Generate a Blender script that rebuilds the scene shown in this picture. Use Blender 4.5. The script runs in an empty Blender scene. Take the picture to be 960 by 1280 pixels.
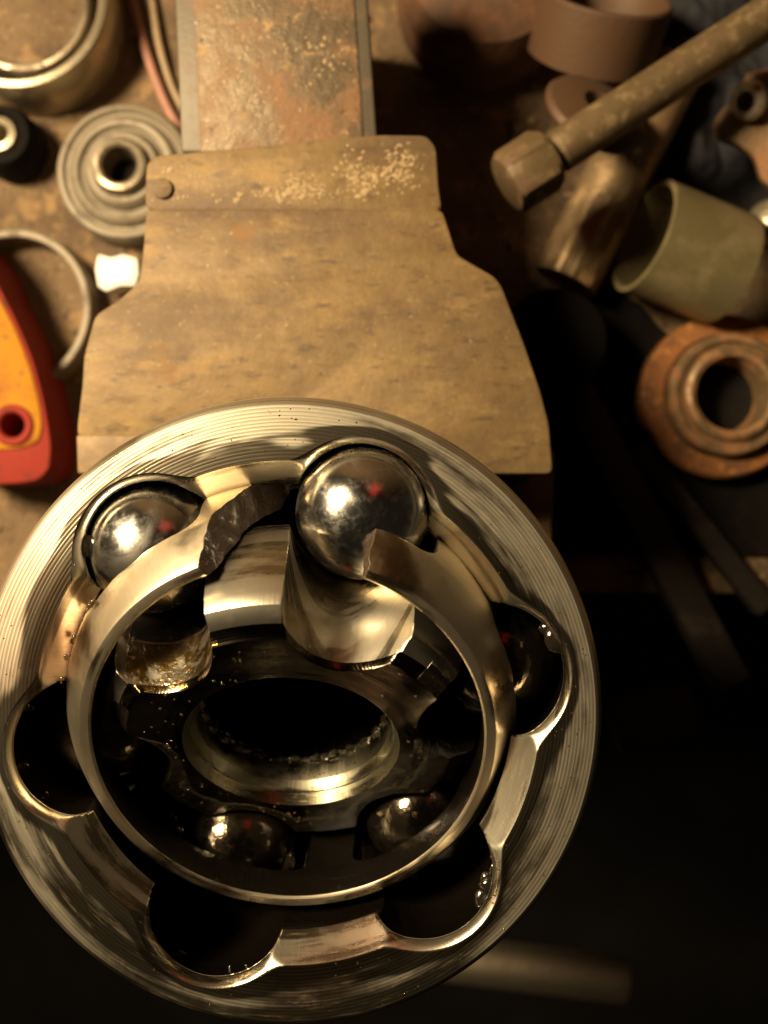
import bpy, bmesh, math, random
from math import sin, cos, pi, sqrt, radians as R, atan2, hypot
from mathutils import Vector, Matrix, noise as mnoise

random.seed(7)
sc = bpy.context.scene
col = sc.collection
MM = 0.001

# ------------------------------------------------------------------ camera
D = 131.0            # mm, lens to the machined face of the joint (z = 0)
FPX = 1159.0         # focal length in photo pixels (960 x 1280)
cam = bpy.data.cameras.new('camera')
cam.sensor_fit = 'VERTICAL'
cam.lens = 4.1
cam.sensor_height = 4.1 * 1280 / FPX
cam.clip_start = 0.004
cam.clip_end = 20
cam.dof.use_dof = True
cam.dof.focus_distance = (D + 2) * MM
cam.dof.aperture_fstop = 1.9
co = bpy.data.objects.new('camera', cam)
co.location = (0, 0, D * MM)
col.objects.link(co)
sc.camera = co

# ------------------------------------------------------------------ world, lamp, exposure
w = bpy.data.worlds.new('World'); sc.world = w; w.use_nodes = True
bg = w.node_tree.nodes['Background']
bg.inputs[0].default_value = (1.0, 0.78, 0.52, 1); bg.inputs[1].default_value = 0.010
la = bpy.data.lights.new('work_lamp', 'AREA')
la.shape = 'DISK'; la.size = 0.10
la.energy = 4.0
la.color = (1.0, 0.77, 0.46)
lo = bpy.data.objects.new('work_lamp', la)
LDIR = Vector((-0.655, 0.37, 0.655)).normalized()
LT = Vector((-8, -5, 0)) * MM
lo.location = LT + LDIR * 0.33
lo.rotation_euler = LDIR.to_track_quat('Z', 'Y').to_euler()
col.objects.link(lo)
sc.view_settings.view_transform = 'Standard'
sc.view_settings.look = 'None'
sc.view_settings.exposure = 0.0
sc.view_settings.gamma = 1.0

def W(px, py, z):
    """photo pixel at height z (mm) -> world mm"""
    k = (D - z) / FPX
    return Vector(((px - 480) * k, (640 - py) * k, z))

# ------------------------------------------------------------------ materials
class NT:
    def __init__(s, name):
        s.m = bpy.data.materials.new(name); s.m.use_nodes = True
        s.t = s.m.node_tree; s.n = s.t.nodes; s.l = s.t.links
        s.b = s.n['Principled BSDF']
        s.tc = s.n.new('ShaderNodeTexCoord').outputs['Object']
    def link(s, a, b): s.l.new(a, b)
    def noise(s, scale, detail=4, rough=.6, vec=None, dist=0, dim='3D'):
        n = s.n.new('ShaderNodeTexNoise'); n.noise_dimensions = dim
        n.inputs['Scale'].default_value = scale; n.inputs['Detail'].default_value = detail
        n.inputs['Roughness'].default_value = rough; n.inputs['Distortion'].default_value = dist
        if dim == '1D': s.link(vec, n.inputs['W'])
        else: s.link(vec or s.tc, n.inputs['Vector'])
        return n.outputs['Fac']
    def ramp(s, fac, lo, hi, a=0, b=1):
        n = s.n.new('ShaderNodeMapRange'); n.interpolation_type = 'SMOOTHSTEP'
        s.link(fac, n.inputs['Value'])
        for k, v in zip(('From Min', 'From Max', 'To Min', 'To Max'), (lo, hi, a, b)): n.inputs[k].default_value = v
        return n.outputs[0]
    def math(s, op, a, b=None):
        n = s.n.new('ShaderNodeMath'); n.operation = op
        for i, v in enumerate((a, b)):
            if v is None: continue
            if isinstance(v, (int, float)): n.inputs[i].default_value = v
            else: s.link(v, n.inputs[i])
        return n.outputs[0]
    def mix(s, fac, a, b):
        n = s.n.new('ShaderNodeMix'); n.data_type = 'RGBA'
        for idx, v in ((0, fac), (6, a), (7, b)):
            if isinstance(v, (int, float)): n.inputs[idx].default_value = v
            elif isinstance(v, (tuple, list)): n.inputs[idx].default_value = (*v[:3], 1)
            else: s.link(v, n.inputs[idx])
        return n.outputs[2]
    def mixf(s, fac, a, b):
        n = s.n.new('ShaderNodeMix'); n.data_type = 'FLOAT'
        for idx, v in ((0, fac), (2, a), (3, b)):
            if isinstance(v, (int, float)): n.inputs[idx].default_value = v
            else: s.link(v, n.inputs[idx])
        return n.outputs[0]
    def bump(s, h, dist, strength=1, normal=None):
        n = s.n.new('ShaderNodeBump'); n.inputs['Distance'].default_value = dist
        n.inputs['Strength'].default_value = strength
        s.link(h, n.inputs['Height'])
        if normal is not None: s.link(normal, n.inputs['Normal'])
        return n.outputs[0]
    def bevel(s, r):
        n = s.n.new('ShaderNodeBevel'); n.samples = 3; n.inputs['Radius'].default_value = r
        return n.outputs[0]
    def set(s, **k):
        for a, v in k.items():
            i = s.b.inputs[a.replace('_', ' ')]
            if isinstance(v, (int, float)): i.default_value = v
            elif isinstance(v, (tuple, list)): i.default_value = (*v, 1) if len(v) == 3 else v
            else: s.link(v, i)
        return s.m

def surf(name, base, layers=(), rough=.6, metal=0.0, bumps=(), bev=0, metal_layers=True, coat=0, spec=.5):
    """layers: (scale, lo, hi, colour, roughness, detail) patches of rust, dirt, wear; bumps: (scale, dist mm, detail)"""
    t = NT(name); c = base; r = rough; mt = metal
    for L in layers:
        sca, l, h, cc, rr = L[:5]
        v = None
        if len(L) > 6:
            mp = t.n.new('ShaderNodeMapping'); mp.inputs['Scale'].default_value = L[6]; t.link(t.tc, mp.inputs[0]); v = mp.outputs[0]
        f = t.ramp(t.noise(sca, L[5] if len(L) > 5 else 6, .65, v), l, h)
        c = t.mix(f, c, cc); r = t.mixf(f, r, rr)
        if metal and metal_layers: mt = t.mixf(f, mt, 0.0)
    n = t.bevel(bev * MM) if bev else None
    for sca, d, det in bumps: n = t.bump(t.noise(sca, det, .6), d * MM, 1, n)
    t.set(Base_Color=c, Roughness=r, Metallic=mt, Coat_Weight=coat, Coat_Roughness=.12, Specular_IOR_Level=spec)
    if n is not None: t.set(Normal=n)
    return t.m

def race_metal(name, base, oil, rings=True, pitch=.5, rough=.42, aniso=.6, oil_lo=.47, oil_hi=.56, seed=0.0, copper=.5, worn=.25, y_bias=0.0):
    """machined steel: turned lines, smears of dark oil drawn out round the axis, copper tinted film, greasy and shaded areas from the mesh attribute"""
    t = NT(name)
    sep = t.n.new('ShaderNodeSeparateXYZ'); t.link(t.tc, sep.inputs[0])
    X, Y, Z = sep.outputs
    rad = t.math('SQRT', t.math('ADD', t.math('MULTIPLY', X, X), t.math('MULTIPLY', Y, Y)))
    cb = t.n.new('ShaderNodeCombineXYZ')
    t.link(t.math('MULTIPLY', t.math('DIVIDE', X, rad), 1.3), cb.inputs[0]); t.link(t.math('MULTIPLY', t.math('DIVIDE', Y, rad), 1.3), cb.inputs[1])
    t.link(t.math('ADD', t.math('MULTIPLY', rad, 260), t.math('MULTIPLY', Z, 200)), cb.inputs[2])
    mp = t.n.new('ShaderNodeMapping'); mp.inputs['Location'].default_value = (seed * 10, seed * 7, seed * 3); t.link(cb.outputs[0], mp.inputs[0])
    pol = mp.outputs[0]
    stain = t.ramp(t.math('ADD', t.math('MULTIPLY', Y, -y_bias), t.math('ADD', t.math('MULTIPLY', t.noise(1.0, 3, .5, pol, .2), .75), t.math('MULTIPLY', t.noise(55, 6, .65, None, .5), .25))), oil_lo, oil_hi)  # stain cover rises towards negative Y
    fine = t.ramp(t.noise(5, 6, .7, pol), .5, .7)
    rust = t.ramp(t.noise(150, 8, .7), .62, .72)
    cop = t.ramp(t.noise(22, 3, .5, None, .4), .56, .68)
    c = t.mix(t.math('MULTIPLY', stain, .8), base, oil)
    c = t.mix(t.math('MULTIPLY', fine, worn), c, (.30, .24, .15))
    c = t.mix(t.math('MULTIPLY', rust, .3), c, (.26, .13, .05))
    c = t.mix(t.math('MULTIPLY', cop, copper), c, (.50, .27, .18))
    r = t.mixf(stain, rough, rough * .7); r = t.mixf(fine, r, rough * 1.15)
    fa = t.n.new('ShaderNodeAttribute'); fa.attribute_name = 'film'
    fm_ = t.ramp(t.math('ADD', fa.outputs['Fac'], t.math('MULTIPLY', t.math('SUBTRACT', t.noise(.8, 4, .5, pol, .2), .5), 1.8)), .60, .74)
    fm_ = t.math('MULTIPLY', fm_, .75)
    c = t.mix(fm_, c, (.085, .062, .036)); r = t.mixf(fm_, r, .26)
    aa = t.n.new('ShaderNodeAttribute'); aa.attribute_name = 'amber'
    am = t.ramp(t.math('ADD', aa.outputs['Fac'], t.math('MULTIPLY', t.math('SUBTRACT', t.noise(330, 4, .6), .5), 2.6)), .65, 1.15)
    c = t.mix(am, c, (.36, .225, .05)); r = t.mixf(am, r, .24)
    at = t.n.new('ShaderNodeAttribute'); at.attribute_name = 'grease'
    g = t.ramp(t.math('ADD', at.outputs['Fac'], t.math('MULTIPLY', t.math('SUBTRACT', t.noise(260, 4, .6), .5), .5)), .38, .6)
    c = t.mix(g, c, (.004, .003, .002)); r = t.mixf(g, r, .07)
    n = t.bevel(.15 * MM)
    if rings:
        lines = t.noise(2.2 / (pitch * MM), 2, .75, rad, 0, '1D')
        saw = t.math('SINE', t.math('MULTIPLY', rad, 2 * pi / (pitch * MM)))
        dirt = t.math('MULTIPLY', t.ramp(t.math('ADD', saw, t.math('MULTIPLY', lines, 1.2)), .9, 1.35), t.ramp(t.noise(2.2, 4, .6, pol), .35, .6))
        c = t.mix(t.math('MULTIPLY', dirt, .32), c, (.07, .052, .03))
        h = t.math('ADD', t.math('MULTIPLY', lines, .5), t.math('MULTIPLY', saw, .2))
        n = t.bump(h, .038 * MM, .8, n)
        tg = t.n.new('ShaderNodeTangent'); tg.direction_type = 'RADIAL'; tg.axis = 'Z'
        t.link(tg.outputs[0], t.b.inputs['Tangent'])
        t.set(Anisotropic=aniso, Anisotropic_Rotation=.25)
    else:
        st = t.n.new('ShaderNodeCombineXYZ')
        t.link(t.math('MULTIPLY', t.math('ARCTAN2', Y, X), 95), st.inputs[0]); t.link(t.math('MULTIPLY', Z, 45), st.inputs[1]); t.link(t.math('MULTIPLY', rad, 300), st.inputs[2])
        n = t.bump(t.noise(1, 4, .6, st.outputs[0]), .02 * MM, .9, n)
    n = t.bump(t.math('MULTIPLY', t.noise(480, 3, .5), am), .12 * MM, 1, n)
    n = t.bump(t.math('MULTIPLY', t.noise(520, 5, .65), g), .4 * MM, 1, n)
    t.set(Base_Color=c, Roughness=r, Metallic=t.mixf(g, 1.0, 0.0), Normal=n, Coat_Weight=.35, Coat_Roughness=.06, Coat_IOR=1.47)
    return t.m

m_race = race_metal('turned_steel', (.70, .635, .49), (.12, .088, .048), copper=.45, rough=.41, aniso=.15, oil_lo=.45, oil_hi=.60, seed=2.3, y_bias=2.0)
m_land = race_metal('ground_steel', (.72, .66, .53), (.34, .28, .19), rings=False, rough=.32, copper=.5)
m_cage = race_metal('cage_steel', (.74, .64, .47), (.22, .14, .065), rings=False, rough=.37, seed=1.7, copper=.45, oil_lo=.52, oil_hi=.6)
m_bore = race_metal('bore_steel', (.21, .195, .14), (.09, .08, .05), rings=False, rough=.36, seed=.5, copper=0)
m_inner = race_metal('oily_steel', (.10, .083, .06), (.03, .025, .018), pitch=.35, rough=.2, aniso=.2, seed=.8, copper=0)
def ball_mat():
    t = NT('ball_steel')
    n1 = t.noise(420, 5, .7); n2 = t.noise(90, 4, .6)
    c = t.mix(t.ramp(n2, .4, .7), (.72, .70, .66), (.58, .56, .51))
    r = t.mixf(t.ramp(n1, .4, .7), .16, .30)
    sm = t.ramp(t.noise(60, 5, .6, None, 1.2), .52, .66)
    c = t.mix(t.math('MULTIPLY', sm, .55), c, (.20, .155, .10)); r = t.mixf(sm, r, .34)
    mp = t.n.new('ShaderNodeMapping'); mp.inputs['Scale'].default_value = (2600, 2600, 150); t.link(t.tc, mp.inputs[0])
    scr = t.noise(1, 3, .6, mp.outputs[0])
    return t.set(Base_Color=c, Roughness=r, Metallic=1.0, Normal=t.bump(scr, .006 * MM, .8), Coat_Weight=.5, Coat_Roughness=.05)
m_ball = ball_mat()
m_ballg = surf('greased_ball_steel', (.10, .08, .052), [(180, .42, .6, (.02, .015, .01), .1), (260, .62, .7, (.28, .17, .08), .2)], .14, .95, [(330, .2, 4)], metal_layers=False, coat=.6)
m_fract = surf('fractured_steel', (.050, .032, .019), [(900, .56, .66, (.15, .10, .06), .35)], .5, .35, [(900, .22, 6), (2200, .08, 3)], metal_layers=False, coat=.1)
m_oil = NT('oil'); m_oil.set(Base_Color=(.16, .11, .05), Roughness=.04, IOR=1.48, Transmission_Weight=.75, Specular_IOR_Level=.6); m_oil = m_oil.m
m_amber = NT('amber_grease'); m_amber.set(Base_Color=(.62, .40, .09), Roughness=.06, IOR=1.47, Transmission_Weight=.85, Normal=m_amber.bump(m_amber.noise(700, 4), .15 * MM)); m_amber = m_amber.m
m_black_grease = surf('black_grease', (.010, .008, .006), [(600, .6, .7, (.05, .03, .015), .2)], .07, 0, [(700, .12, 3)], coat=.8)

m_jaw = surf('cast_iron_brown', (.178, .115, .046), [(34, .40, .66, (.115, .072, .036), .7, 6, (1, 1.8, 1)), (75, .50, .74, (.26, .170, .068), .75, 7, (1, 2.2, 1)), (55, .60, .74, (.20, .10, .035), .8), (380, .52, .72, (.085, .055, .032), .65, 5, (.6, 1.6, 1)), (900, .62, .76, (.27, .20, .11), .6, 3)],
             .6, .2, [(1300, .07, 4), (260, .16, 5), (60, .7, 3)], bev=.5, metal_layers=False)
m_plate = surf('jaw_plate_steel', (.215, .145, .07), [(70, .42, .66, (.145, .094, .048), .7), (160, .52, .7, (.27, .18, .08), .7), (900, .6, .7, (.11, .075, .045), .6)], .6, .25, [(1100, .06, 4)], bev=.4)
m_bar = surf('pitted_steel', (.135, .10, .062), [(60, .42, .62, (.20, .105, .05), .8), (330, .58, .68, (.30, .19, .085), .8), (520, .63, .7, (.055, .03, .015), .8), (1500, .66, .72, (.6, .48, .3), .5, 3)], .5, .5,
             [(420, .35, 6), (1600, .10, 3)], bev=.8)
m_barflat = surf('worn_steel_edge', (.10, .083, .058), [(200, .5, .7, (.13, .085, .05), .6)], .55, .2, [(900, .08, 4)], bev=.5)
m_bench = surf('dirty_bench_wood', (.155, .098, .048), [(25, .4, .62, (.085, .052, .028), .85), (120, .5, .66, (.25, .155, .068), .85), (420, .56, .68, (.06, .035, .02), .8), (900, .62, .7, (.36, .26, .15), .8, 3)],
               .8, 0, [(350, .8, 6), (1200, .25, 4)])
m_grit = surf('grit', (.24, .165, .09), [(300, .5, .6, (.12, .075, .04), .8), (200, .6, .66, (.5, .4, .25), .7)], .8)
m_crust = surf('crust', (.31, .22, .115), [(500, .5, .62, (.25, .16, .08), .8), (300, .6, .68, (.6, .5, .32), .8)], .8)
m_steel = surf('dull_steel', (.26, .215, .15), [(120, .45, .68, (.2, .15, .09), .6), (700, .55, .68, (.14, .09, .05), .7)], .38, .8, [(900, .06, 4)], bev=.3)
m_greyrub = surf('grey_mount', (.20, .165, .115), [(180, .5, .7, (.13, .10, .065), .7), (900, .6, .7, (.28, .22, .14), .8)], .55, .2, [(800, .12, 4)], bev=.3)
m_zinc = surf('zinc_sleeve', (.42, .36, .25), [(140, .5, .7, (.26, .2, .12), .6)], .35, .75, [(900, .05, 3)], bev=.25)
m_olive = surf('dull_bronze', (.25, .205, .10), [(90, .45, .7, (.19, .145, .075), .6), (900, .58, .7, (.13, .09, .05), .6)], .42, .55, [(800, .05, 4)], bev=.2)
m_rust = surf('orange_rust', (.25, .095, .022), [(140, .45, .66, (.13, .055, .025), .85), (500, .55, .68, (.42, .2, .06), .8)], .7, .15, [(900, .2, 5)], bev=.3)
m_ruststeel = surf('rust_worn_steel', (.22, .145, .075), [(150, .42, .62, (.25, .115, .045), .75), (600, .58, .68, (.1, .05, .025), .8)], .45, .6, [(900, .1, 4)], bev=.3)
m_bolt = surf('bolt_steel', (.165, .115, .058), [(90, .45, .62, (.10, .055, .026), .7), (260, .5, .66, (.18, .125, .065), .5), (900, .62, .8, (.24, .18, .10), .5)], .45, .5, [(1000, .07, 4), (300, .12, 4)], bev=.4)
m_tan = surf('tan_rusty_shell', (.088, .045, .021), [(120, .45, .7, (.07, .036, .02), .7)], .6, .2, [(800, .1, 4)], bev=.3)
m_shaft = surf('polished_shaft', (.44, .31, .17), [(130, .5, .66, (.22, .13, .06), .55), (420, .6, .68, (.07, .04, .025), .6)], .3, .7, [(600, .05, 3)], bev=.2)
m_blackrub = surf('black_rubber', (.006, .0048, .0036), [(200, .5, .7, (.011, .0085, .006), .85)], .8, 0, [(700, .1, 3)], spec=.12)
m_hole = m_blackrub
m_red = surf('red_paint', (.235, .024, .014), [(160, .54, .66, (.16, .024, .016), .65), (500, .60, .68, (.07, .03, .018), .7)], .65, 0, [(700, .06, 3)], bev=.5, spec=.15)
m_yellow = surf('yellow_paint', (.40, .17, .010), [(110, .46, .66, (.27, .085, .010), .6), (420, .60, .68, (.12, .07, .03), .7)], .7, 0, [(700, .05, 3)], bev=.4, spec=.15)
m_white = surf('white_plastic', (.82, .80, .74), [(400, .6, .75, (.6, .52, .4), .6)], .4, 0, [(500, .15, 3)])
m_pinkwire = surf('faded_red_cable', (.34, .16, .11), [(300, .5, .7, (.26, .14, .09), .7)], .5)
m_tanwire = surf('tan_cable', (.30, .21, .12), [(300, .5, .7, (.18, .12, .07), .7)], .55)
m_rag = surf('dark_rag', (.022, .022, .026), [(120, .5, .7, (.035, .03, .028), .95), (900, .55, .7, (.012, .012, .016), .95)], .95, 0, [(1800, .12, 3), (400, .3, 4)], spec=.2)
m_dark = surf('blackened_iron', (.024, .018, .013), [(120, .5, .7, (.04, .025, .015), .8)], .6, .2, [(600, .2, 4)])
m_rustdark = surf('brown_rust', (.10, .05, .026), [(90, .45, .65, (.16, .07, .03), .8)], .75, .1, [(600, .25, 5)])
m_handle = surf('handle_steel', (.50, .42, .31), [(220, .5, .7, (.20, .15, .09), .6), (110, .45, .9, (.46, .37, .26), .6)], .5, 1.0, [(700, .06, 3)], bev=.2, metal_layers=False)
m_floor = surf('dark_concrete', (.008, .007, .006), [(12, .4, .7, (.013, .011, .009), .9)], .95)
m_wall = surf('plank_wall', (.20, .135, .075), [(14, .4, .7, (.13, .085, .045), .9)], .85)
m_glintcloth = surf('glint_cloth', (.62, .045, .03), [(60, .4, .7, (.48, .035, .025), .95)], .9, spec=.2)

# ------------------------------------------------------------------ mesh helpers (mm in, metres out)
def link(name, verts, faces, mat, parent=None, loc=(0, 0, 0), rot=(0, 0, 0), ang=32, fmat=None):
    me = bpy.data.meshes.new(name)
    me.from_pydata([(v[0] * MM, v[1] * MM, v[2] * MM) for v in verts], [], faces)
    mats = mat if isinstance(mat, (list, tuple)) else [mat]
    for m in mats: me.materials.append(m)
    if fmat: me.polygons.foreach_set('material_index', fmat)
    bm = bmesh.new(); bm.from_mesh(me); bmesh.ops.recalc_face_normals(bm, faces=bm.faces); bm.to_mesh(me); bm.free()
    return linkme(name, me, parent, loc, rot, ang)

def linkme(name, me, parent=None, loc=(0, 0, 0), rot=(0, 0, 0), ang=32):
    if ang is not None:
        me.polygons.foreach_set('use_smooth', [True] * len(me.polygons))
        me.set_sharp_from_angle(angle=R(ang))
    o = bpy.data.objects.new(name, me); col.objects.link(o)
    o.location = Vector(loc) * MM; o.rotation_euler = rot
    if parent: o.parent = parent
    return o

def thing(name, label, cat, loc=(0, 0, 0), rot=(0, 0, 0), group=None):
    o = bpy.data.objects.new(name, None); col.objects.link(o)
    o.empty_display_size = .005
    o.location = Vector(loc) * MM; o.rotation_euler = rot
    return tag(o, label, cat, group)

def tag(o, label=None, cat=None, group=None, kind=None):
    if label: o['label'] = label
    if cat: o['category'] = cat
    if group: o['group'] = group
    if kind: o['kind'] = kind
    return o

def rings(loops, closed=False, cap0=False, cap1=False):
    n = len(loops[0]); V = [p for L in loops for p in L]; F = []
    m = len(loops)
    for i in range(m if closed else m - 1):
        a, b = i * n, ((i + 1) % m) * n
        for j in range(n):
            k = (j + 1) % n
            F.append((a + j, a + k, b + k, b + j))
    if cap0: F.append(tuple(range(n)))
    if cap1: F.append(tuple(range((m - 1) * n, m * n)))
    return V, F

def lathe(name, prof, mat, parent=None, n=72, closed=True, cap0=False, cap1=False, loc=(0, 0, 0), rot=(0, 0, 0), ang=32, wob=0, seed=0):
    loops = []
    for r, z in prof:
        L = []
        for j in range(n):
            a = 2 * pi * j / n
            rr = r * (1 + wob * mnoise.noise((cos(a) * 1.5 + seed, sin(a) * 1.5, z * .05)))
            L.append((rr * cos(a), rr * sin(a), z))
        loops.append(L)
    V, F = rings(loops, closed, cap0, cap1)
    return link(name, V, F, mat, parent, loc, rot, ang)

def prism_bm(poly, z0, z1, bev=0, seg=2):
    bm = bmesh.new()
    vs = [bm.verts.new((x, y, z1)) for x, y in poly]
    f = bm.faces.new(vs)
    r = bmesh.ops.extrude_face_region(bm, geom=[f])
    for v in r['geom']:
        if isinstance(v, bmesh.types.BMVert): v.co.z = z0
    bmesh.ops.recalc_face_normals(bm, faces=bm.faces)
    if bev: bmesh.ops.bevel(bm, geom=list(bm.edges), offset=bev, segments=seg, profile=.5, affect='EDGES', clamp_overlap=True)
    return bm

def bm_obj(name, bm, mat, parent=None, loc=(0, 0, 0), rot=(0, 0, 0), ang=32):
    for v in bm.verts: v.co *= MM
    me = bpy.data.meshes.new(name); bm.to_mesh(me); bm.free(); me.materials.append(mat)
    return linkme(name, me, parent, loc, rot, ang)

def tube(path, r, n=12, caps=True):
    loops = []
    P = [Vector(p) for p in path]
    for i, p in enumerate(P):
        d = (P[min(i + 1, len(P) - 1)] - P[max(i - 1, 0)]).normalized()
        q = d.to_track_quat('Z', 'Y')
        rr = r[i] if isinstance(r, (list, tuple)) else r
        loops.append([tuple(p + q @ Vector((rr * cos(2 * pi * j / n), rr * sin(2 * pi * j / n), 0))) for j in range(n)])
    return rings(loops, False, caps, caps)

def smooth_path(pts, k=8):
    P = [Vector(p) for p in pts]; out = []
    for i in range(len(P) - 1):
        p0, p1, p2, p3 = P[max(i - 1, 0)], P[i], P[i + 1], P[min(i + 2, len(P) - 1)]
        for s in range(k):
            t = s / k
            out.append(.5 * ((2 * p1) + (p2 - p0) * t + (2 * p0 - 5 * p1 + 4 * p2 - p3) * t * t + (3 * p1 - p0 - 3 * p2 + p3) * t ** 3))
    out.append(P[-1]); return out

def axis_rot(d):
    return Vector(d).to_track_quat('Z', 'Y').to_euler()

def boolean(o, cutter, keep=False):
    md = o.modifiers.new('cut', 'BOOLEAN'); md.operation = 'DIFFERENCE'; md.object = cutter; md.solver = 'EXACT'
    try: md.material_mode = 'TRANSFER'
    except Exception: pass
    dg = bpy.context.evaluated_depsgraph_get()
    me = bpy.data.meshes.new_from_object(o.evaluated_get(dg))
    o.modifiers.clear(); o.data = me
    if not keep: bpy.data.objects.remove(cutter)
    return o

def scatter(name, mat, spots, parent=None, sub=1, kind='stuff', loc=(0, 0, 0), rot=(0, 0, 0), jag=.35):
    """many small lumps joined: spots = (x,y,z,rx,ry,rz)"""
    b = bmesh.new(); bmesh.ops.create_icosphere(b, subdivisions=sub, radius=1)
    bv = [v.co.copy() for v in b.verts]; bf = [[v.index for v in f.verts] for f in b.faces]; b.free()
    V = []; F = []
    for (x, y, z, rx, ry, rz) in spots:
        o = len(V); a = random.uniform(0, 6.28); ca, sa = cos(a), sin(a)
        for v in bv:
            k = 1 + random.uniform(-jag, jag)
            X, Y, Z = v.x * rx * k, v.y * ry * k, v.z * rz * k
            V.append((x + X * ca - Y * sa, y + X * sa + Y * ca, z + Z))
        for f in bf: F.append([i + o for i in f])
    o = link(name, V, F, mat, parent, loc, rot, 60)
    return tag(o, kind=kind)

# ------------------------------------------------------------------ setting
BZ = -110.0          # bench top
def grid_sheet(name, x0, x1, y0, y1, z, nx, ny, amp, sc_, mat, thick=0):
    V = []; F = []
    for j in range(ny + 1):
        for i in range(nx + 1):
            x = x0 + (x1 - x0) * i / nx; y = y0 + (y1 - y0) * j / ny
            V.append((x, y, z + amp * mnoise.noise((x * sc_, y * sc_, 3.1)) + amp * .4 * mnoise.noise((x * sc_ * 4, y * sc_ * 4, 7))))
    for j in range(ny):
        for i in range(nx):
            a = j * (nx + 1) + i; F.append((a, a + 1, a + nx + 2, a + nx + 1))
    if thick:
        o = len(V); V += [(x0, y0, z - thick), (x1, y0, z - thick), (x1, y1, z - thick), (x0, y1, z - thick)]
        F += [tuple(range(nx, -1, -1)) + (o, o + 1), tuple([o + 3, o + 2] + [ny * (nx + 1) + i for i in range(nx, -1, -1)]), (o, o + 3, o + 2, o + 1),
              tuple([o, ] + [j * (nx + 1) for j in range(ny + 1)] + [o + 3]), tuple([o + 1] + [j * (nx + 1) + nx for j in range(ny + 1)] + [o + 2])]
    return tag(link(name, V, F, mat), kind='structure')
bench = grid_sheet('bench_top', -450, 500, -21, 330, BZ, 190, 70, .55, .06, m_bench, 45)
floor = grid_sheet('floor', -2500, 2500, -2500, 2500, -900, 4, 4, 0, 1, m_floor)
wall = grid_sheet('wall', -700, 700, 0, 900, 0, 2, 2, 0, 1, m_wall, 18)
wall.rotation_euler = (R(90), 0, 0); wall.location = (0, .345, -.16)

V = []; F = []  # unseen red cloth, added so the balls pick up a red glint
for j in range(25):
    for i in range(17):
        u, v = i / 16, j / 24
        V.append((72 + 62 * u + 4 * sin(v * 5), 214 - 26 * u - 4 * sin(u * 14 + v * 2) * (1 - .6 * v), 165 + 150 * v))
for j in range(24):
    for i in range(16): k = j * 17 + i; F.append((k, k + 1, k + 18, k + 17))
o = link('glint_cloth', V, F, m_glintcloth); md = o.modifiers.new('thickness', 'SOLIDIFY'); md.thickness = .002
tag(o, 'added red cloth out of view, giving the red glint in the bright balls', 'cloth')

# ------------------------------------------------------------------ vise
JZ = -42.0
vise = thing('bench_vise', 'brown rusty cast iron bench vise gripping the steel joint between its jaws', 'vise', (0, 0, BZ))
def loc_poly(pts, z): return [tuple(W(x, y, z)[:2]) for x, y in pts]
main_px = [(183, 262), (179, 315), (174, 352), (150, 374), (119, 394), (105, 445), (103, 482), (97, 530), (97, 546), (330, 546), (330, 592), (691, 592), (686, 530), (675, 488), (655, 430), (627, 358), (618, 346), (571, 319), (553, 262)]
ledge_px = [(184, 206), (182, 266), (553, 266), (548, 238), (545, 186), (533, 171), (470, 170), (330, 184), (196, 196)]
def rounded_poly(p, r=3, k=3):
    out = []
    for i in range(len(p)):
        a, b, c = Vector(p[i - 1]), Vector(p[i]), Vector(p[(i + 1) % len(p)])
        ra = min(r, (a - b).length * .4, (c - b).length * .4)
        p0 = b + (a - b).normalized() * ra; p1 = b + (c - b).normalized() * ra
        for s in range(k + 1):
            t = s / k; out.append(tuple((1 - t) ** 2 * p0 + 2 * t * (1 - t) * b + t * t * p1))
    return out
zz = JZ - BZ
jaw = bm_obj('fixed_jaw', prism_bm(rounded_poly(loc_poly(main_px, JZ), 1.3), 0, zz, .7), m_jaw, vise)
lj = bm_obj('jaw_ledge', prism_bm(rounded_poly(loc_poly(ledge_px, JZ - 2), 2.5), 0, zz - 1.4, .9), m_jaw, vise)
plate_px = [(95.5, 544), (97, 592), (328, 592), (328, 544)]
bm_obj('jaw_plate', prism_bm(loc_poly(plate_px, JZ), zz - 22, zz + .15, .35), m_plate, vise)
# jaw underside block going down the front of the jaw plate (dark, shaded)
bm_obj('jaw_base', prism_bm(loc_poly([(120, 560), (125, 640), (690, 690), (694, 560)], JZ - 24), 0, zz - 24, 1), m_jaw, vise)
bm = prism_bm(rounded_poly([(W(203, 236, JZ - 1.2).x + 1.95 * cos(a * pi / 8), W(203, 236, JZ - 1.2).y + 1.95 * sin(a * pi / 8)) for a in range(16)], .1, 1), zz - 3, zz - .75, .25)
bm_obj('rivet', bm, m_jaw, vise)
# slide bar behind the jaw
bz = JZ - 7
bl = [W(226, 190, bz), W(213, -120, bz), W(452, -120, bz), W(473, 190, bz)]
def barpoly(i0, i1): # inset fractions across the bar width
    a = bl[0].lerp(bl[3], i0); b = bl[1].lerp(bl[2], i0); c = bl[1].lerp(bl[2], i1); d = bl[0].lerp(bl[3], i1)
    return [a[:2], b[:2], c[:2], d[:2]]
bm_obj('slide_bar', prism_bm(barpoly(.0, 1.0), 0, bz - BZ - .1, .8), m_barflat, vise)
bm_obj('slide_bar_face', prism_bm(barpoly(.10, .93), bz - BZ - 1.4, bz - BZ + .12, .1), m_bar, vise)
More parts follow.
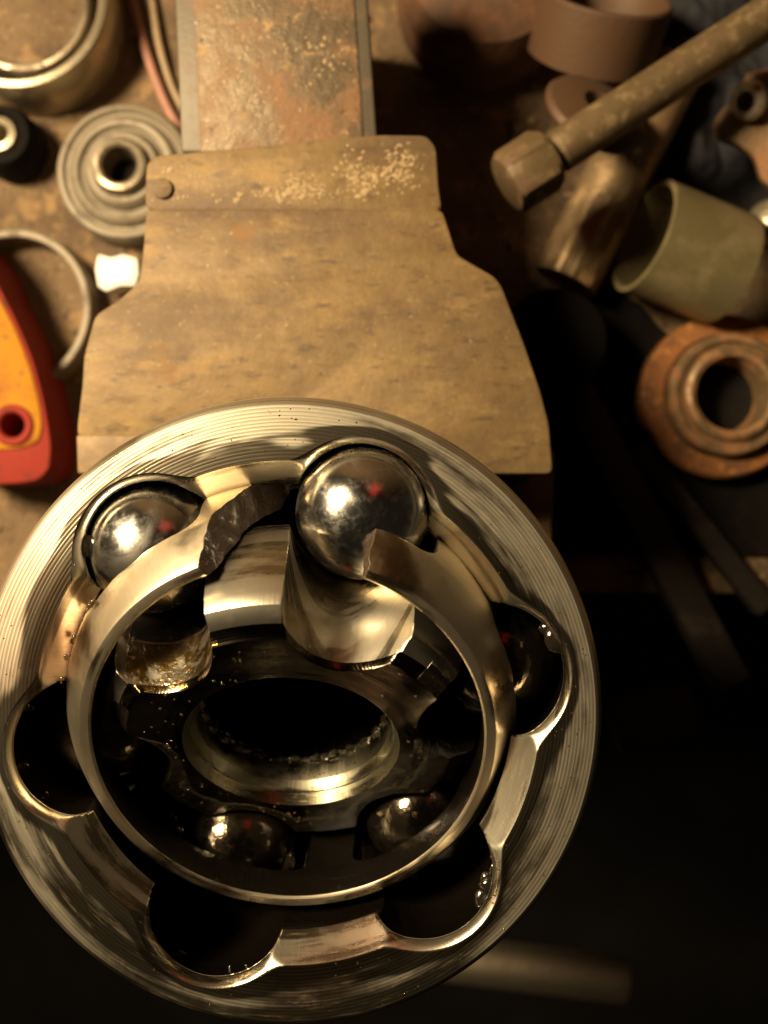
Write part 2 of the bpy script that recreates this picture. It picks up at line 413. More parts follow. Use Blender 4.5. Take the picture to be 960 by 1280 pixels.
# moving jaw, gripping the joint from the front
JX, JY = W(359, 891, 0)[:2]
mj = [(JX - 26, JY - 41.4), (JX + 44, JY - 41.4), (JX + 40, JY - 45), (JX - 20, JY - 45)]
bm_obj('moving_jaw', prism_bm(rounded_poly(mj, 2), -75 - BZ, -54 - BZ, 1), m_jaw, vise)
bm_obj('jaw_plate', prism_bm([(JX - 26, JY - 36.4), (JX + 44, JY - 36.4), (JX + 44, JY - 41.2), (JX - 26, JY - 41.2)], -54 - BZ - 20, -54 - BZ + .3, .5), m_plate, vise)
# screw and handle low in front
V, F = tube([(JX, JY - 42, -90), (JX, JY - 62, -90)], 12, 24); link('screw', V, F, m_dark, vise)
h0, h1 = W(500, 1190, -200), W(784, 1226, -200)
h0.z -= BZ; h1.z -= BZ
hd = (h1 - h0).normalized()
V, F = tube([h0 - hd * 60, h1 - hd * 3, h1 - hd * .8, h1], [7.8, 7.8, 7.2, 5.8], 32); hnd = link('handle', V, F, m_handle, vise)
# crust along the ledge of the jaw
sp = []
centres = [(378, 240, 20, 9), (448, 226, 15, 13), (500, 214, 14, 15), (330, 246, 26, 6), (250, 252, 30, 5), (430, 246, 50, 5), (236, 226, 22, 9)]
for i in range(520):
    cx, cy, wx, wy = random.choice(centres[:3] if random.random() < .6 else centres)
    px, py = random.gauss(cx, wx), random.gauss(cy, wy)
    if not (192 < px < 542 and 182 < py < 258): continue
    p = W(px, py, JZ - 3); s = random.uniform(.06, .26) * (1 if random.random() < .92 else 2.2)
    sp.append((p.x, p.y, zz - 1.38 + s * .05, s * 1.8, s * 1.1, s * .3))
scatter('crust', m_crust, sp, vise)
sp = []
for i in range(130):
    t = random.random(); p = bl[0].lerp(bl[1], random.random() * .7).lerp(bl[3].lerp(bl[2], 0.4), random.uniform(.12, .95))
    if mnoise.noise((p.x * .12, p.y * .12, 9)) < -.05: continue
    s = random.uniform(.12, .42); sp.append((p.x, p.y, bz - BZ + .1, s * 1.4, s, s * .5))
scatter('scale_flakes', m_crust, sp, vise)

# ------------------------------------------------------------------ the joint
joint = thing('cv_joint', 'oily round steel constant velocity joint, open end up, with a broken ball cage', 'drive joint', (JX, JY, 0))
NA = 1440
RB, P0, TH0 = 9.8, 31.2, 10.2
ZO = -13.0
def near(th):                                     # angle from the closest groove centre
    d = (math.degrees(th) - TH0) % 60
    return R(d - 60 if d > 30 else d)
def out_groove(th, z, c=0):
    rg = sqrt(max(P0 * P0 - (z + 10.5) ** 2, 1)); d = near(th); q = (9.9 + c) ** 2 - (rg * sin(d)) ** 2
    return rg * cos(d) + sqrt(q) if q > 0 else 0
def bore(z):
    b = sqrt(max(34.2 ** 2 - (z - ZO) ** 2, 1))
    if z > -4.4: b = 32.4 + (35.7 - 32.4) * (z + 4.4) / 4.4
    return b
angs = [2 * pi * j / NA for j in range(NA)]
def circ(r, z): return [(r * cos(a), r * sin(a), z) for a in angs]
def inner_loop(z, c=0, add=0):
    L = []
    for a in angs:
        b_, g_ = bore(z), out_groove(a, z, c)
        k_ = .25 + 1.4 * c; h_ = max(0, 1 - abs(b_ - g_) / k_)
        r = max(b_, g_) + h_ * h_ * k_ * .25 + add
        L.append((r * cos(a), r * sin(a), z))
    return L
loops = [circ(12, -72), circ(30, -71), circ(36.2, -68), circ(36.2, -30), circ(36.6, -27.5), circ(39.5, -24.6), circ(42.4, -22.4), circ(43.8, -19.6), circ(44.6, -16), circ(45.0, -8), circ(45.0, -3.2), circ(44.95, -2.2),
         circ(44.75, -1.4), circ(44.4, -.75), circ(44.0, -.25), circ(43.6, 0), circ(43.5, 0)]
loops += [inner_loop(0, 1.5, .1), inner_loop(0, 1.5, .02), inner_loop(-.12, 1.25), inner_loop(-.35, .95), inner_loop(-.65, .65), inner_loop(-1.1, .3), inner_loop(-1.5, .1)]
for z in [-2.0, -2.6, -3.4, -4.3, -4.45, -5.2, -6.5, -8, -10, -12, -14, -17, -20, -23, -26, -29, -32, -35, -38]: loops.append(inner_loop(z))
loops.append(circ(6, -40))
V, F = rings(loops, False, True, True)
nf = len(loops)
fm = []
NO = 17
for i in range(nf - 1): fm += [0 if i < NO else 1] * NA
fm += [0, 1]
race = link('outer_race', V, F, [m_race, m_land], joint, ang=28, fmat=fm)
def sstep(x, a, b): x = max(0, min(1, (x - a) / (b - a))); return x * x * (3 - 2 * x)
def set_grease(o, f):
    at = o.data.attributes.new('grease', 'FLOAT', 'POINT')
    at.data.foreach_set('value', [f(v.co.x / MM, v.co.y / MM, v.co.z / MM) for v in o.data.vertices])
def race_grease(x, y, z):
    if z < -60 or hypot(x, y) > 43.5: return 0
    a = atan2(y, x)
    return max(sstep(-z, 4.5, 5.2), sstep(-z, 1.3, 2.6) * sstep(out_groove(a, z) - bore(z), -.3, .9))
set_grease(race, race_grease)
at = race.data.attributes.new('film', 'FLOAT', 'POINT')            # dark oil hugging the scalloped inner edge
at.data.foreach_set('value', [(1.0 if v.co.z > -.00005 else .55 if v.co.z > -.0017 else 0.0) if (v.index // NA) >= NO else 0.0 for v in race.data.vertices])
lathe('shaft', [(14, -71), (14, -106), (12.5, -108)], m_land, race, 48, False, True, True)

# the cage, tilted 21 degrees
CT, IT = R(21), R(41)
prof = []
for i in range(25):
    s = -12.2 + 18.9 * i / 24; prof.append((sqrt(34.0 ** 2 - s * s), s))
prof += [(33.1, 7.3), (31.7, 9.7), (30.2, 12.0), (29.75, 12.6), (29.6, 12.75), (29.4, 12.8), (28.3, 12.8), (28.0, 12.6), (27.9, 12.3), (27.9, 8.2)]
for i in range(13):
    s = 7.0 - 14 * i / 12; prof.append((sqrt(29.05 ** 2 - s * s), s))
prof += [(28.2, -12.3), (28.5, -12.5), (31.2, -12.5)]
cage = lathe('cage', prof, m_cage, joint, 240, True, loc=(0, 0, ZO), rot=(CT, 0, 0))
cage.data.materials.append(m_fract)
cage.data.materials.append(m_land)
# window cutters
def rrect(hx, hy, r, k=6):
    o = []
    for cx, cy, a0 in ((hx - r, hy - r, 0), (-hx + r, hy - r, 90), (-hx + r, -hy + r, 180), (hx - r, -hy + r, 270)):
        for i in range(k + 1):
            a = R(a0 + 90 * i / k); o.append((cx + r * cos(a), cy + r * sin(a)))
    return o
V = []; F = []
rr = [(x, y - 2.5) for x, y in rrect(11.2, 9.35, 3.2)]; n = len(rr)
for k in range(6):
    a = R(TH0 + 60 * k); er = Vector((cos(a), sin(a), 0)); et = Vector((-sin(a), cos(a), 0)); o = len(V)
    for r_ in (25.4, 40):
        for t_, s_ in rr: V.append(tuple(er * r_ + et * t_ + Vector((0, 0, s_))))
    for j in range(n): F.append((o + j, o + (j + 1) % n, o + n + (j + 1) % n, o + n + j))
    F += [tuple(range(o, o + n)), tuple(range(o + n, o + 2 * n))]
cut = link('cutter', V, F, m_land, None, (0, 0, 0), ang=None)
cut.matrix_world = Matrix.Translation((JX * MM, JY * MM, ZO * MM)) @ Matrix.Rotation(CT, 4, 'X')
bpy.context.view_layer.update()
boolean(cage, cut)
# the break: a jagged gap through the front rim and the bridge left of the top window
def phi_left(s, r):
    base = 92.5 + (s + 10) / 22.5 * 19.0
    return base + 1.1 * mnoise.noise((s * .33, r * .25, 2)) + .7 * mnoise.noise((s * .9, r * .8, 5)) + .5 * mnoise.noise((s * 2.2, r * 2.2, 8)) + (r - 31) * .4
def phi_right(s, r):
    return 67.5 + .9 * mnoise.noise((s * .6, r * .5, 12)) + .4 * mnoise.noise((s * 2, r * 2, 15)) + (r - 31) * .1
NS, NR, NP = 34, 14, 8
def cp(i, j, k):
    s = -9.6 + (16 + 9.6) * i / NS; r_ = 25.4 + (38 - 25.4) * j / NR
    a0, a1 = phi_right(s, r_), phi_left(s, r_)
    a = R(a0 + (a1 - a0) * k / NP)
    return (r_ * cos(a), r_ * sin(a), s)
idx = {}; V = []; F = []
def gi(i, j, k):
    if (i, j, k) not in idx: idx[(i, j, k)] = len(V); V.append(cp(i, j, k))
    return idx[(i, j, k)]
for i in range(NS):
    for j in range(NR):
        for k in (0, NP): F.append((gi(i, j, k), gi(i + 1, j, k), gi(i + 1, j + 1, k), gi(i, j + 1, k)))
for i in range(NS):
    for k in range(NP):
        for j in (0, NR): F.append((gi(i, j, k), gi(i + 1, j, k), gi(i + 1, j, k + 1), gi(i, j, k + 1)))
for j in range(NR):
    for k in range(NP):
        for i in (0, NS): F.append((gi(i, j, k), gi(i, j + 1, k), gi(i, j + 1, k + 1), gi(i, j, k + 1)))
cut = link('cutter', V, F, m_fract, None, ang=None)
cut.matrix_world = Matrix.Translation((JX * MM, JY * MM, ZO * MM)) @ Matrix.Rotation(CT, 4, 'X')
bpy.context.view_layer.update()
boolean(cage, cut)
cage.data.polygons.foreach_set('use_smooth', [True] * len(cage.data.polygons)); cage.data.set_sharp_from_angle(angle=R(30))
fi = [m.name for m in cage.data.materials].index('fractured_steel')
ef = {}
for p in cage.data.polygons:
    for ek in p.edge_keys: ef.setdefault(ek, []).append(p.material_index)
se = cage.data.attributes['sharp_edge']
for e in cage.data.edges:
    if ef.get(e.key) == [fi, fi]: se.data[e.index].value = False
set_grease(cage, lambda x, y, z: 1.0 if hypot(x, y) < 29.3 and z < 12.4 else 0.0)

# the inner race, tilted 41 degrees
def in_groove(th, s):
    rg = sqrt(max(31.9 ** 2 - s * s, 1)); d = near(th); q = 10.3 ** 2 - (rg * sin(d)) ** 2
    return rg * cos(d) - 1.12 * sqrt(q) if q > 0 else 99
def il(rp, s, c=0):
    L = []
    for a in angs:
        r_ = min(rp, max(in_groove(a, s) - c, 16.6)); L.append((r_ * cos(a), r_ * sin(a), s))
    return L
def spl(s, r0=14.0):
    L = []
    for a in angs:
        x = sin(a * 28); r_ = r0 + .3 * max(-1, min(1, x * 2.2)); L.append((r_ * cos(a), r_ * sin(a), s))
    return L
FS = 9.5
loops = [spl(-FS), spl(-4), spl(.5), spl(2.5), circ(14.35, 2.8), circ(14.35, 5.9), circ(14.4, 6.0), circ(15.05, 7.5), circ(15.08, 7.55), circ(15.3, 7.6), circ(15.9, FS - .06), circ(15.98, FS), circ(16.3, FS), il(23.6, FS, .3), il(23.8, FS, .12), il(24.0, FS - .25), il(25.0, FS - 1.0), il(25.3, FS - 1.1), il(25.6, FS - 1.15), il(27.3, 7.2), il(27.7, 6.9)]
for s in [6.2, 5, 3.5, 2, 0, -2, -4, -6, -8, -9.2]: loops.append(il(sqrt(28.7 ** 2 - s * s), s))
loops += [il(26.4, -FS), circ(15, -FS)]
V, F = rings(loops, True)
fm = []
for i in range(len(loops)): fm += [2 if i < 11 else 1 if 18 <= i <= len(loops) - 3 else 0] * NA
inner = link('inner_race', V, F, [m_inner, m_land, m_bore], joint, (0, 0, ZO), (IT, 0, 0), ang=28, fmat=fm)
def inner_grease_shade(x, y, z):
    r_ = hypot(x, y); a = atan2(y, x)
    if r_ < 16.8: return sstep(5.8 - z, 0, 8)  # bore darkens with depth
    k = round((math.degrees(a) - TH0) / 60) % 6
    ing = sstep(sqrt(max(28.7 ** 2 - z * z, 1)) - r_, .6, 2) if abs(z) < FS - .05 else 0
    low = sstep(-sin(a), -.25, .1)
    return max(low, ing * (0 if k == 1 else (sstep(FS - z, 6.5, 10) if k == 2 else 1)))  # the rim's shadow in the upper left groove is put in as grease
set_grease(inner, inner_grease_shade)
at = inner.data.attributes.new('amber', 'FLOAT', 'POINT')          # amber oil film in the upper left groove
def amb(v):
    x, y, z = v.co / MM; r_ = hypot(x, y); a = math.degrees(atan2(y, x))
    return sstep(sqrt(max(28.7 ** 2 - z * z, 1)) - r_, .6, 2) * .9 if 110 < a < 150 and r_ > 16.8 and abs(z) < FS + .01 and FS - z > .2 else 0
at.data.foreach_set('value', [amb(v) for v in inner.data.vertices])

# balls
balls = ['bright steel ball standing clear at the broken cage', 'steel ball half under the cage beside the bright rim', None, None, None, None]
bb = bmesh.new(); bmesh.ops.create_uvsphere(bb, u_segments=64, v_segments=40, radius=RB * MM)
bme = bpy.data.meshes.new('ball'); bb.to_mesh(bme); bb.free(); bme.materials.append(m_ball)
bme.polygons.foreach_set('use_smooth', [True] * len(bme.polygons))
bme2 = bme.copy(); bme2.materials[0] = m_ballg
for k in range(6):
    a = R(TH0 + 60 * (k + 1))
    o = bpy.data.objects.new('ball', bme); col.objects.link(o); o.parent = joint
    o.location = (Vector((0, 0, ZO)) + Matrix.Rotation(CT, 3, 'X') @ Vector((P0 * cos(a), P0 * sin(a), -2.4))) * MM
    o.rotation_euler = (k * .7, k * 1.1, k)
    if k > 1: o.data = bme2
    if balls[k]: o['label'] = balls[k]

# grease and oil on the joint
IM = Matrix.Translation((0, 0, ZO)) @ Matrix.Rotation(IT, 4, 'X')
sp = []
for i in range(26):                                # wet oil beads along the left ball and the cage
    a = R(random.uniform(140, 168)); r_ = random.gauss(34.0, .8)
    q = Matrix.Translation((0, 0, ZO)) @ Matrix.Rotation(CT, 4, 'X') @ Vector((33.6 * cos(a), 33.6 * sin(a), random.uniform(2, 9)))
    k = random.uniform(.15, .5); sp.append((q.x, q.y, q.z, k * 1.3, k, k * .6))
for i in range(170):                               # beads on the ring face
    a = random.uniform(0, 2 * pi); lo_ = max(bore(0), out_groove(a, 0, .7)) + .2
    r_ = random.uniform(lo_, 43.4)
    k = random.uniform(.05, .15); sp.append((r_ * cos(a), r_ * sin(a), -.02 if r_ < 43.6 else -.3, k * random.uniform(1, 2), k, k * .5))
for i in range(120):                               # beads on the inner race face
    a = random.uniform(0, 2 * pi); r_ = random.uniform(16.5, 23)
    if r_ > in_groove(a, FS) - .5: continue
    q = IM @ Vector((r_ * cos(a), r_ * sin(a), FS)); k = random.uniform(.08, .24); sp.append((q.x, q.y, q.z, k * 1.3, k, k * .7))
for i in range(90):                                # in the bore
    a = R(random.gauss(-62, 22)); s = random.uniform(-3, 5.8); q = IM @ Vector((14.2 * cos(a), 14.2 * sin(a), s)); k = random.uniform(.05, .13)
    sp.append((q.x, q.y, q.z, k * 1.2, k, k))
scatter('oil_beads', m_oil, sp, joint, 2, jag=.05)
sp = []
for i in range(60):                                # black grease packed round the lower balls and in the grooves
    k0 = random.choice([2, 3, 4, 5]); a = R(TH0 + 60 * k0 + random.gauss(0, 12))
    q = Matrix.Rotation(CT, 4, 'X') @ Vector((30.5 * cos(a), 30.5 * sin(a), random.uniform(-8, 8)))
    k = random.uniform(.8, 2.0); sp.append((q.x, q.y, q.z + ZO, k * 1.4, k, k * .8))
for i in range(22):                                # wet lumps on the pocket walls
    k0 = random.choice([0, 2, 3, 4, 5, 5]); a = R(TH0 + 60 * k0 + random.uniform(-13, 13)); z_ = -random.uniform(1.6, 9)
    r_ = out_groove(a, z_)
    if r_ < bore(z_): continue
    k = random.choice((.25, .35, .5, .9, 1.3)) * random.uniform(.8, 1.2); sp.append((r_ * cos(a), r_ * sin(a), z_, k * 1.7, k * 1.2, k * .7))
scatter('black_grease', m_black_grease, sp, joint, 2, jag=.08)

# ------------------------------------------------------------------ things lying on the bench
def on(px, py, z=BZ): return W(px, py, z)
# bearing, top left
p = on(50, 38, BZ); b = thing('wheel_bearing', 'large steel bearing ring with a dusty tan disc inside, at the bench corner', 'bearing', p)
lathe('outer_ring', [(22.4, 0), (22.6, .8), (22.6, 15.6), (22.2, 16.4), (20.9, 16.8), (20.3, 16.3), (19.6, 13), (19.4, 0)], m_zinc, b, 96)
lathe('seal', [(19.3, 10), (17.0, 10), (17, 9), (19.3, 9)], m_blackrub, b, 64)
lathe('inner_disc', [(17, 0), (17, 11.5), (16.4, 12.6), (15.4, 12.8), (14.6, 12.2), (13.8, 11.6), (4, 11.4)], m_steel, b, 72, False, True, True)
lathe('dust_cake', [(14.2, 11.55), (13, 12.1), (5, 12.4)], m_crust if False else m_bench, b, 60, False, True, True, wob=.05)
# dark grommet
p = on(22, 190, BZ); b = thing('rubber_grommet', 'small black rubber grommet with a pale metal core, below the bearing ring', 'grommet', p)
lathe('rubber_ring', [(8.2, 0), (8.6, 3), (8.2, 9), (7.2, 11.5), (5.6, 12), (4.8, 11), (4.7, 0)], m_blackrub, b, 48)
lathe('core', [(4.6, 0), (4.6, 11), (4.1, 12), (2.6, 12.3), (2.2, 11.6), (2.1, 0)], m_zinc, b, 40)
# grooved rubber mount
p = on(166, 228, BZ); b = thing('grooved_mount', 'grey grooved round mount with a small black centre hole, beside the vise jaw', 'mount', p)
lathe('flange', [(16.8, 0), (17.2, 1), (17.2, 7), (16.6, 8), (15.4, 8.2), (14.8, 7.2), (14.0, 7.2), (13.5, 8.6), (12.4, 9.4), (11.2, 9.2), (10.8, 8.0), (10.2, 8.0), (9.6, 9.6), (8.6, 10.4), (7.2, 10.4), (7.0, 0)], m_greyrub, b, 96, wob=.012)
lathe('hub', [(7.0, 1), (7.0, 12.0), (6.4, 13.0), (5.2, 13.2), (4.4, 12.6), (4.2, 11.5), (4.0, 1)], m_steel, b, 64)
lathe('bore_shade', [(4.05, .5), (4.05, 5), (3.6, 4.6)], m_blackrub, b, 32, False, True, True)  # black disc added to make the hole as dark as deep shade
# hoop
p = on(33, 394, BZ); o = lathe('band_clamp', [(19.8, 0.3), (20.0, 1), (20.0, 7.2), (19.6, 7.6), (18.3, 7.6), (18.0, 7.2), (18.0, 1), (18.2, .3)], m_greyrub, None, 96, loc=p, rot=(0, R(-3), 0), wob=.02)
tag(o, 'plain bare metal hoop lying flat between the yellow handle and the vise', 'hoop')
# white chip
p = on(148, 341, BZ + 8); ch = [(-5.2, -3.4), (-5.8, 1.0), (-4.9, 4.6), (-1.6, 3.6), (1.8, 4.4), (5.4, 3.2), (5.6, -.6), (4.6, -3.6), (.8, -3.4), (-3.0, -4.8)]
o = bm_obj('plastic_chip', prism_bm([(x * .98, y * .98) for x, y in ch], -8, 1.0, .35), m_white, None, p, (R(4), R(-6), 0)); tag(o, 'small bright white broken plastic chip against the left edge of the vise jaw', 'chip')
# red and yellow handle
hz = BZ + 22
out_px = [(-70, 250), (-20, 318), (-8, 352), (16, 398), (38, 450), (52, 505), (60, 555), (58, 585), (44, 600), (18, 604), (-20, 606), (-75, 596)]
b = thing('tool_handle', 'worn red and yellow flat tool handle with a hanging hole at its end', 'tool handle', W(0, 480, BZ))
base = W(0, 480, BZ)
def rel(pts, z): return [tuple((W(x, y, z) - base)[:2]) for x, y in pts]
body = bm_obj('grip', prism_bm(rounded_poly(rel(out_px, hz), 4), 0.6, 20, 2.2, 3), m_red, b)
yel_px = [(-60, 272), (-20, 332), (-9, 366), (12, 404), (32, 454), (44, 500), (48, 532), (43, 552), (20, 560), (-20, 562), (-70, 556)]
yel = bm_obj('yellow_inlay', prism_bm(rounded_poly(rel(yel_px, hz + 1), 3), 18, 20.6, .5, 2), m_yellow, b)
hc = W(13, 531, hz) - base
col_ = lathe('hole_collar', [(5.0, 20.2), (5.0, 20.9), (4.5, 21.4), (3.4, 21.3), (2.9, 20.6), (2.9, 8)], m_red, b, 40, False, loc=(hc.x, hc.y, 0))
for o_, in ((body,), (yel,)):
    V, F = tube([(hc.x, hc.y, 6), (hc.x, hc.y, 30)], 3.3, 32)
    c_ = link('cutter', V, F, m_blackrub, None, ang=None); c_.matrix_world = Matrix.Translation(base * MM); bpy.context.view_layer.update(); boolean(o_, c_)
    o_.data.polygons.foreach_set('use_smooth', [True] * len(o_.data.polygons)); o_.data.set_sharp_from_angle(angle=R(32))
# cables
def cable(pts, r, mat, label):
    P = smooth_path([W(x, y, BZ + r + .7 + dz) for x, y, dz in pts]); c = P[0].copy()
    V, F = tube([q - c for q in P], r, 12); return tag(link('cable', V, F, mat, None, c), label, 'cable', 'cables running under the vise')
cable([(150, -60, 0), (166, 0, 0), (182, 62, 0), (205, 125, 0), (232, 175, 0), (270, 240, 0)], 1.25, m_pinkwire, 'faded pinkish red thin cable running beside the slide bar')
cable([(178, -60, 0), (190, 0, 0), (199, 55, .5), (216, 110, 0), (246, 165, 0), (290, 230, 0)], 1.0, m_tanwire, 'thinner tan cable closest to the slide bar edge')
# hex headed bolt, upper right
bzc = BZ + 44
a0, a1 = W(688, 196, bzc), W(1010, -12, bzc)
ax = (a1 - a0).normalized()
b = thing('hex_bolt', 'long round steel bar ending in a hex nut, lying across the dark rag', 'bolt', a0, axis_rot(ax))
L = (a1 - a0).length
V, F = tube([(0, 0, 1), (0, 0, 2), (0, 0, L)], [3.4, 4.6, 4.5], 40); link('shank', V, F, m_bolt, b)
# nut: hex prism with chamfered corners
loops = []
for zq, rq in ((-11.2, 4.8), (-11.0, 6.0), (-9.9, 7.1), (-1.6, 7.1), (-.4, 6.1), (-.2, 4.8)):
    L_ = []
    for j in range(48):
        a = 2 * pi * j / 48; h = (a + pi / 6 + .3) % (pi / 3) - pi / 6; hexr = 6.2 / cos(h)
        L_.append((min(hexr, rq) * cos(a), min(hexr, rq) * sin(a), zq))
    loops.append(L_)
V, F = rings(loops, False, True, True); link('hex_nut', V, F, m_bolt, b, ang=25)
# round washer behind the bolt
o = lathe('dished_washer', [(12.2, 0), (12.4, .8), (11.6, 2.0), (8, 3.2), (4.2, 3.6), (3.9, 3.2), (3.9, .2)], m_tan, None, 72, loc=W(742, 146, BZ + 32), rot=(R(-30), R(22), 0))
tag(o, 'tan dished round washer tucked behind the hex bolt', 'washer')
# open shell / cup
b_ = lathe('bearing_shell', [(15.5, -7), (15.6, 6.5), (15.2, 7), (14.4, 7), (14.1, 6.5), (14.0, -7)], m_tan, None, 80, loc=W(748, 32, BZ + 22), rot=axis_rot((.12, .70, .70)))
tag(b_, 'rusty tan open ring shell tipped on edge at the top, under the bolt', 'ring')
# splined shaft
s0, s1 = W(806, 150, BZ + 13), W(706, 352, BZ + 9.5)
ax = (s1 - s0).normalized(); Ls = (s1 - s0).length
b = thing('splined_shaft', 'shiny worn splined shaft pointing down toward the black puck', 'shaft', s0, axis_rot(ax))
loops = []
for zq, k in ((-14, 1.0), (0, 1.0), (Ls * .52, 1.0)):
    loops.append([((8.1) * cos(2 * pi * j / 96), (8.1) * sin(2 * pi * j / 96), zq) for j in range(96)])
V, F = rings(loops, False, True, True); link('journal', V, F, m_shaft, b)
loops = []
for zq in (Ls * .52 - .2, Ls * .53, Ls):
    loops.append([((7.95 + .12 * max(-1, min(1, 2 * sin(j * 2 * pi / 160 * 10)))) * cos(2 * pi * j / 160), (7.95 + .12 * max(-1, min(1, 2 * sin(j * 2 * pi / 160 * 10)))) * sin(2 * pi * j / 160), zq) for j in range(160)])
V, F = rings(loops, False, True, True); link('spline', V, F, m_shaft, b)
# black cap
p = W(694, 424, BZ + 20.5); p.z = BZ + 1.7; b = lathe('rubber_puck', [(11.5, 0), (12.5, 2), (12.8, 16), (12.0, 19.4), (9.5, 20.5), (3, 20.8)], m_blackrub, None, 64, False, True, True, loc=p)
tag(b, 'round black rubber puck in the shadow right of the vise jaw', 'puck')
# split sleeve
ax = Vector((.93, -.28, -.22)); p = W(857, 316, BZ + 18)
ro, ri, hl = 13.6, 12.2, 11.6
loops = []; N = 90
for i in range(N + 1):
    a = R(2 + 356 * i / N)
    for_r = []
    loops.append([(ri * cos(a), ri * sin(a), -hl), (ro * cos(a), ro * sin(a), -hl), (ro * cos(a), ro * sin(a), hl), (ri * cos(a), ri * sin(a), hl)])
V, F = rings(loops, False, True, True)
q = ax.to_track_quat('Z', 'Y')
o = link('split_sleeve', V, F, m_olive, None, p, (q @ Matrix.Rotation(R(-20), 3, 'Z').to_quaternion()).to_euler())
tag(o, 'pale olive split metal sleeve lying on its side above the rusty bearing', 'sleeve')
# rusty bearing
p = on(893, 500, BZ + 1.7); b = thing('rusty_bearing', 'orange rusted flanged bearing with a wide black bore at the right edge', 'bearing', p)
lathe('flange', [(20.2, 0), (20.6, 1), (20.6, 6.5), (19.8, 7.6), (15.5, 8.0), (15.2, 0)], m_rust, b, 90, wob=.01)
lathe('collar', [(15.1, 1), (15.1, 11.5), (14.4, 12.4), (13.0, 12.4), (12.6, 11.4), (11.9, 11.4), (11.5, 13.0), (10.4, 13.6), (9.2, 13.2), (8.9, 12.4), (8.8, 1)], m_ruststeel, b, 90)
lathe('bore_shade', [(8.9, .5), (8.9, 3), (8, 2.6)], m_blackrub, b, 48, False, True, True)  # black disc added at the bottom, standing in for shade in the bore
# small fittings at the right edge
p = W(952, 122, BZ + 26); b = thing('pipe_fitting', 'small tan stepped pipe fitting at the right edge, below the bolt', 'fitting', p, axis_rot((-.7, -.35, .5)))
lathe('body', [(6.4, -10), (6.4, 1), (5.8, 1.8), (4.4, 2)], m_ruststeel, b, 6, False, True, True, ang=20)
lathe('nipple', [(3.9, 1.5), (3.9, 4.5), (4.4, 5), (4.4, 6.2), (3.6, 7), (2.2, 7), (2.0, 1.5)], m_zinc, b, 36)
bp = [(-9, 4), (-7, 7.5), (-2, 8.2), (3, 6.5), (9, 7), (12, 4), (12, -9), (7, -11.5), (3.4, -9), (1.4, -4), (-3.2, -1.2), (-7.6, 0)]
o = bm_obj('bent_bracket', prism_bm(rounded_poly(bp, 1.6), -2, 2.6, .7), m_ruststeel, None, W(938, 176, BZ + 22), (R(14), R(-12), R(-6))); tag(o, 'brown curved metal bracket under the pipe fitting at the right edge', 'bracket')
b = thing('ball_stud', 'rounded tan ball stud at the right edge above the sleeve end', 'stud', W(966, 282, BZ + 14), axis_rot((-.55, .2, .8)))
lathe('ball_head', [(.6, 6.4)] + [(6.5 * sin(R(8 + 13 * i)), 6.5 * cos(R(8 + 13 * i))) for i in range(11)], m_zinc, b, 40, False, True, True)
lathe('stem', [(3.2, -18), (3.4, -5)], m_ruststeel, b, 30, False, True, True)
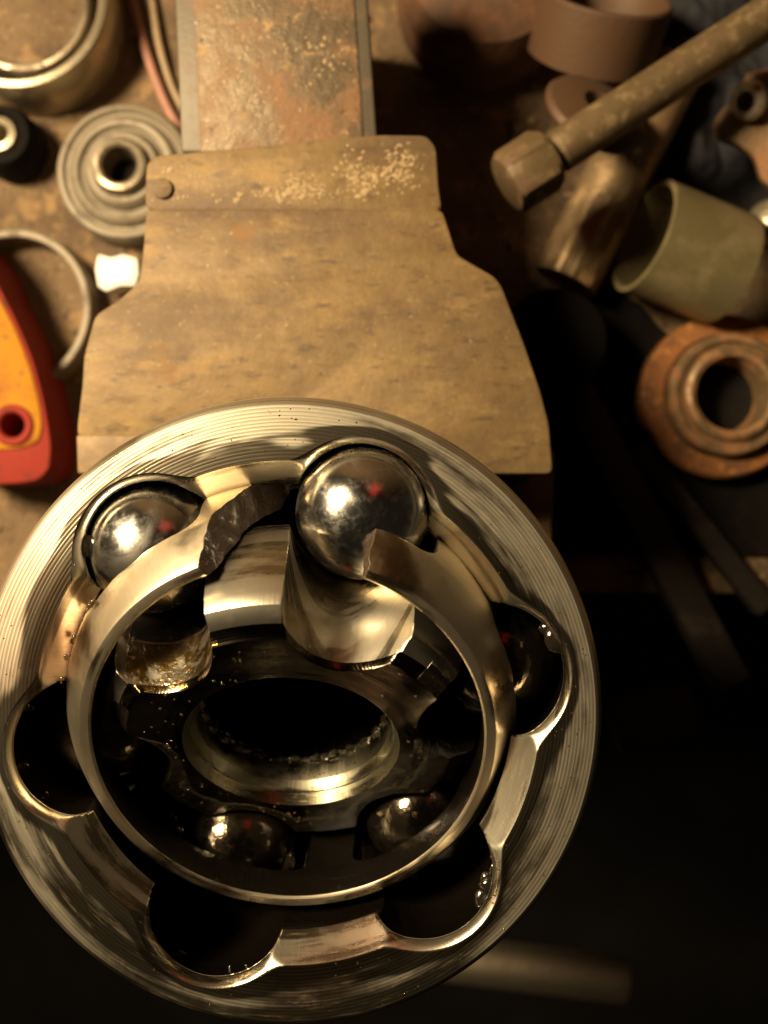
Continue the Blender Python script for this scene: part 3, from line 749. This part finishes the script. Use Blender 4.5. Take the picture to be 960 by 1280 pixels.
# dark rag
V = []; F = []; nx, ny = 90, 90
for j in range(ny + 1):
    for i in range(nx + 1):
        u, v = i / nx, j / ny
        x = W(775, 300, BZ).x + 70 * u; y = W(775, 300, BZ).y - 2 + 78 * v
        e = min(1, 4 * min(u, 1 - u, v, 1 - v) + .05)
        h = 1.2 + e * (7 + 8 * mnoise.noise((x * .05, y * .05, 4)) + 3.5 * abs(mnoise.noise((x * .13 + .3 * y * .1, y * .06, 8))) * 2 + 1.0 * mnoise.noise((x * .3, y * .3, 1)))
        x += 3 * mnoise.noise((v * 6, u * 2, 5)); y += 3 * mnoise.noise((u * 6, v * 2, 6))
        V.append((x, y, BZ + max(.8, h)))
for j in range(ny):
    for i in range(nx):
        a = j * (nx + 1) + i; F.append((a, a + 1, a + nx + 2, a + nx + 1))
o = link('shop_rag', V, F, m_rag); md = o.modifiers.new('thickness', 'SOLIDIFY'); md.thickness = .0008; md.offset = 1
tag(o, 'crumpled black shop rag spread under the bolt at upper right', 'rag')
# black sheet added to deepen the shade on the right half of the bench
mp_ = [tuple(W(x, y, BZ)[:2]) for x, y in ((648, 690), (640, 560), (655, 420), (700, 355), (790, 372), (830, 420), (985, 455), (1180, 480), (1190, 700))]
o = bm_obj('shade_sheet', prism_bm(rounded_poly(mp_, 4), .2, 1.6, .4), m_blackrub, None, (0, 0, BZ)); tag(o, 'thin black sheet added for the shade on the bench under the rusty bearing', 'mat')
# rusty housing in the shade, top centre
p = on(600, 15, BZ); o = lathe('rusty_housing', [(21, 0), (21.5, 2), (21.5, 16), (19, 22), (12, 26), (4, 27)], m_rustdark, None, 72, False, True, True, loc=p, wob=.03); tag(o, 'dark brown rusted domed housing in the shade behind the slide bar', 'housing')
# bars in the shade at the right
def bar(p0, p1, wd, h, mat, name, label, cat, z=0):
    A, B = on(*p0, BZ + z), on(*p1, BZ + z); d = B - A; L = d.length
    bm = prism_bm([(0, -wd / 2), (L, -wd / 2), (L, wd / 2), (0, wd / 2)], .4, h, 1.2)
    o = bm_obj(name, bm, mat, None, A, (0, 0, atan2(d.y, d.x))); return tag(o, label, cat)
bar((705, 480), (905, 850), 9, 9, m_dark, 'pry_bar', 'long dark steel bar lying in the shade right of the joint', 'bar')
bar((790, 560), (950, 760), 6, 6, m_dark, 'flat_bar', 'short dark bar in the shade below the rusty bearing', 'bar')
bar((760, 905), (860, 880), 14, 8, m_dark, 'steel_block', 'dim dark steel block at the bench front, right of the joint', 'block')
# grit all over the bench
sp = []
for i in range(2600):
    x = random.uniform(-125, 125); y = random.uniform(-18, 165)
    if mnoise.noise((x * .05, y * .05, 2)) + random.random() * .6 < .12: continue
    s = random.choice((.2, .25, .3, .4, .6, .9 if random.random() < .4 else .3)) * random.uniform(.7, 1.3)
    sp.append((x, y, BZ + s * .4, s * 1.3, s, s * .8))
scatter('grit', m_grit, sp)
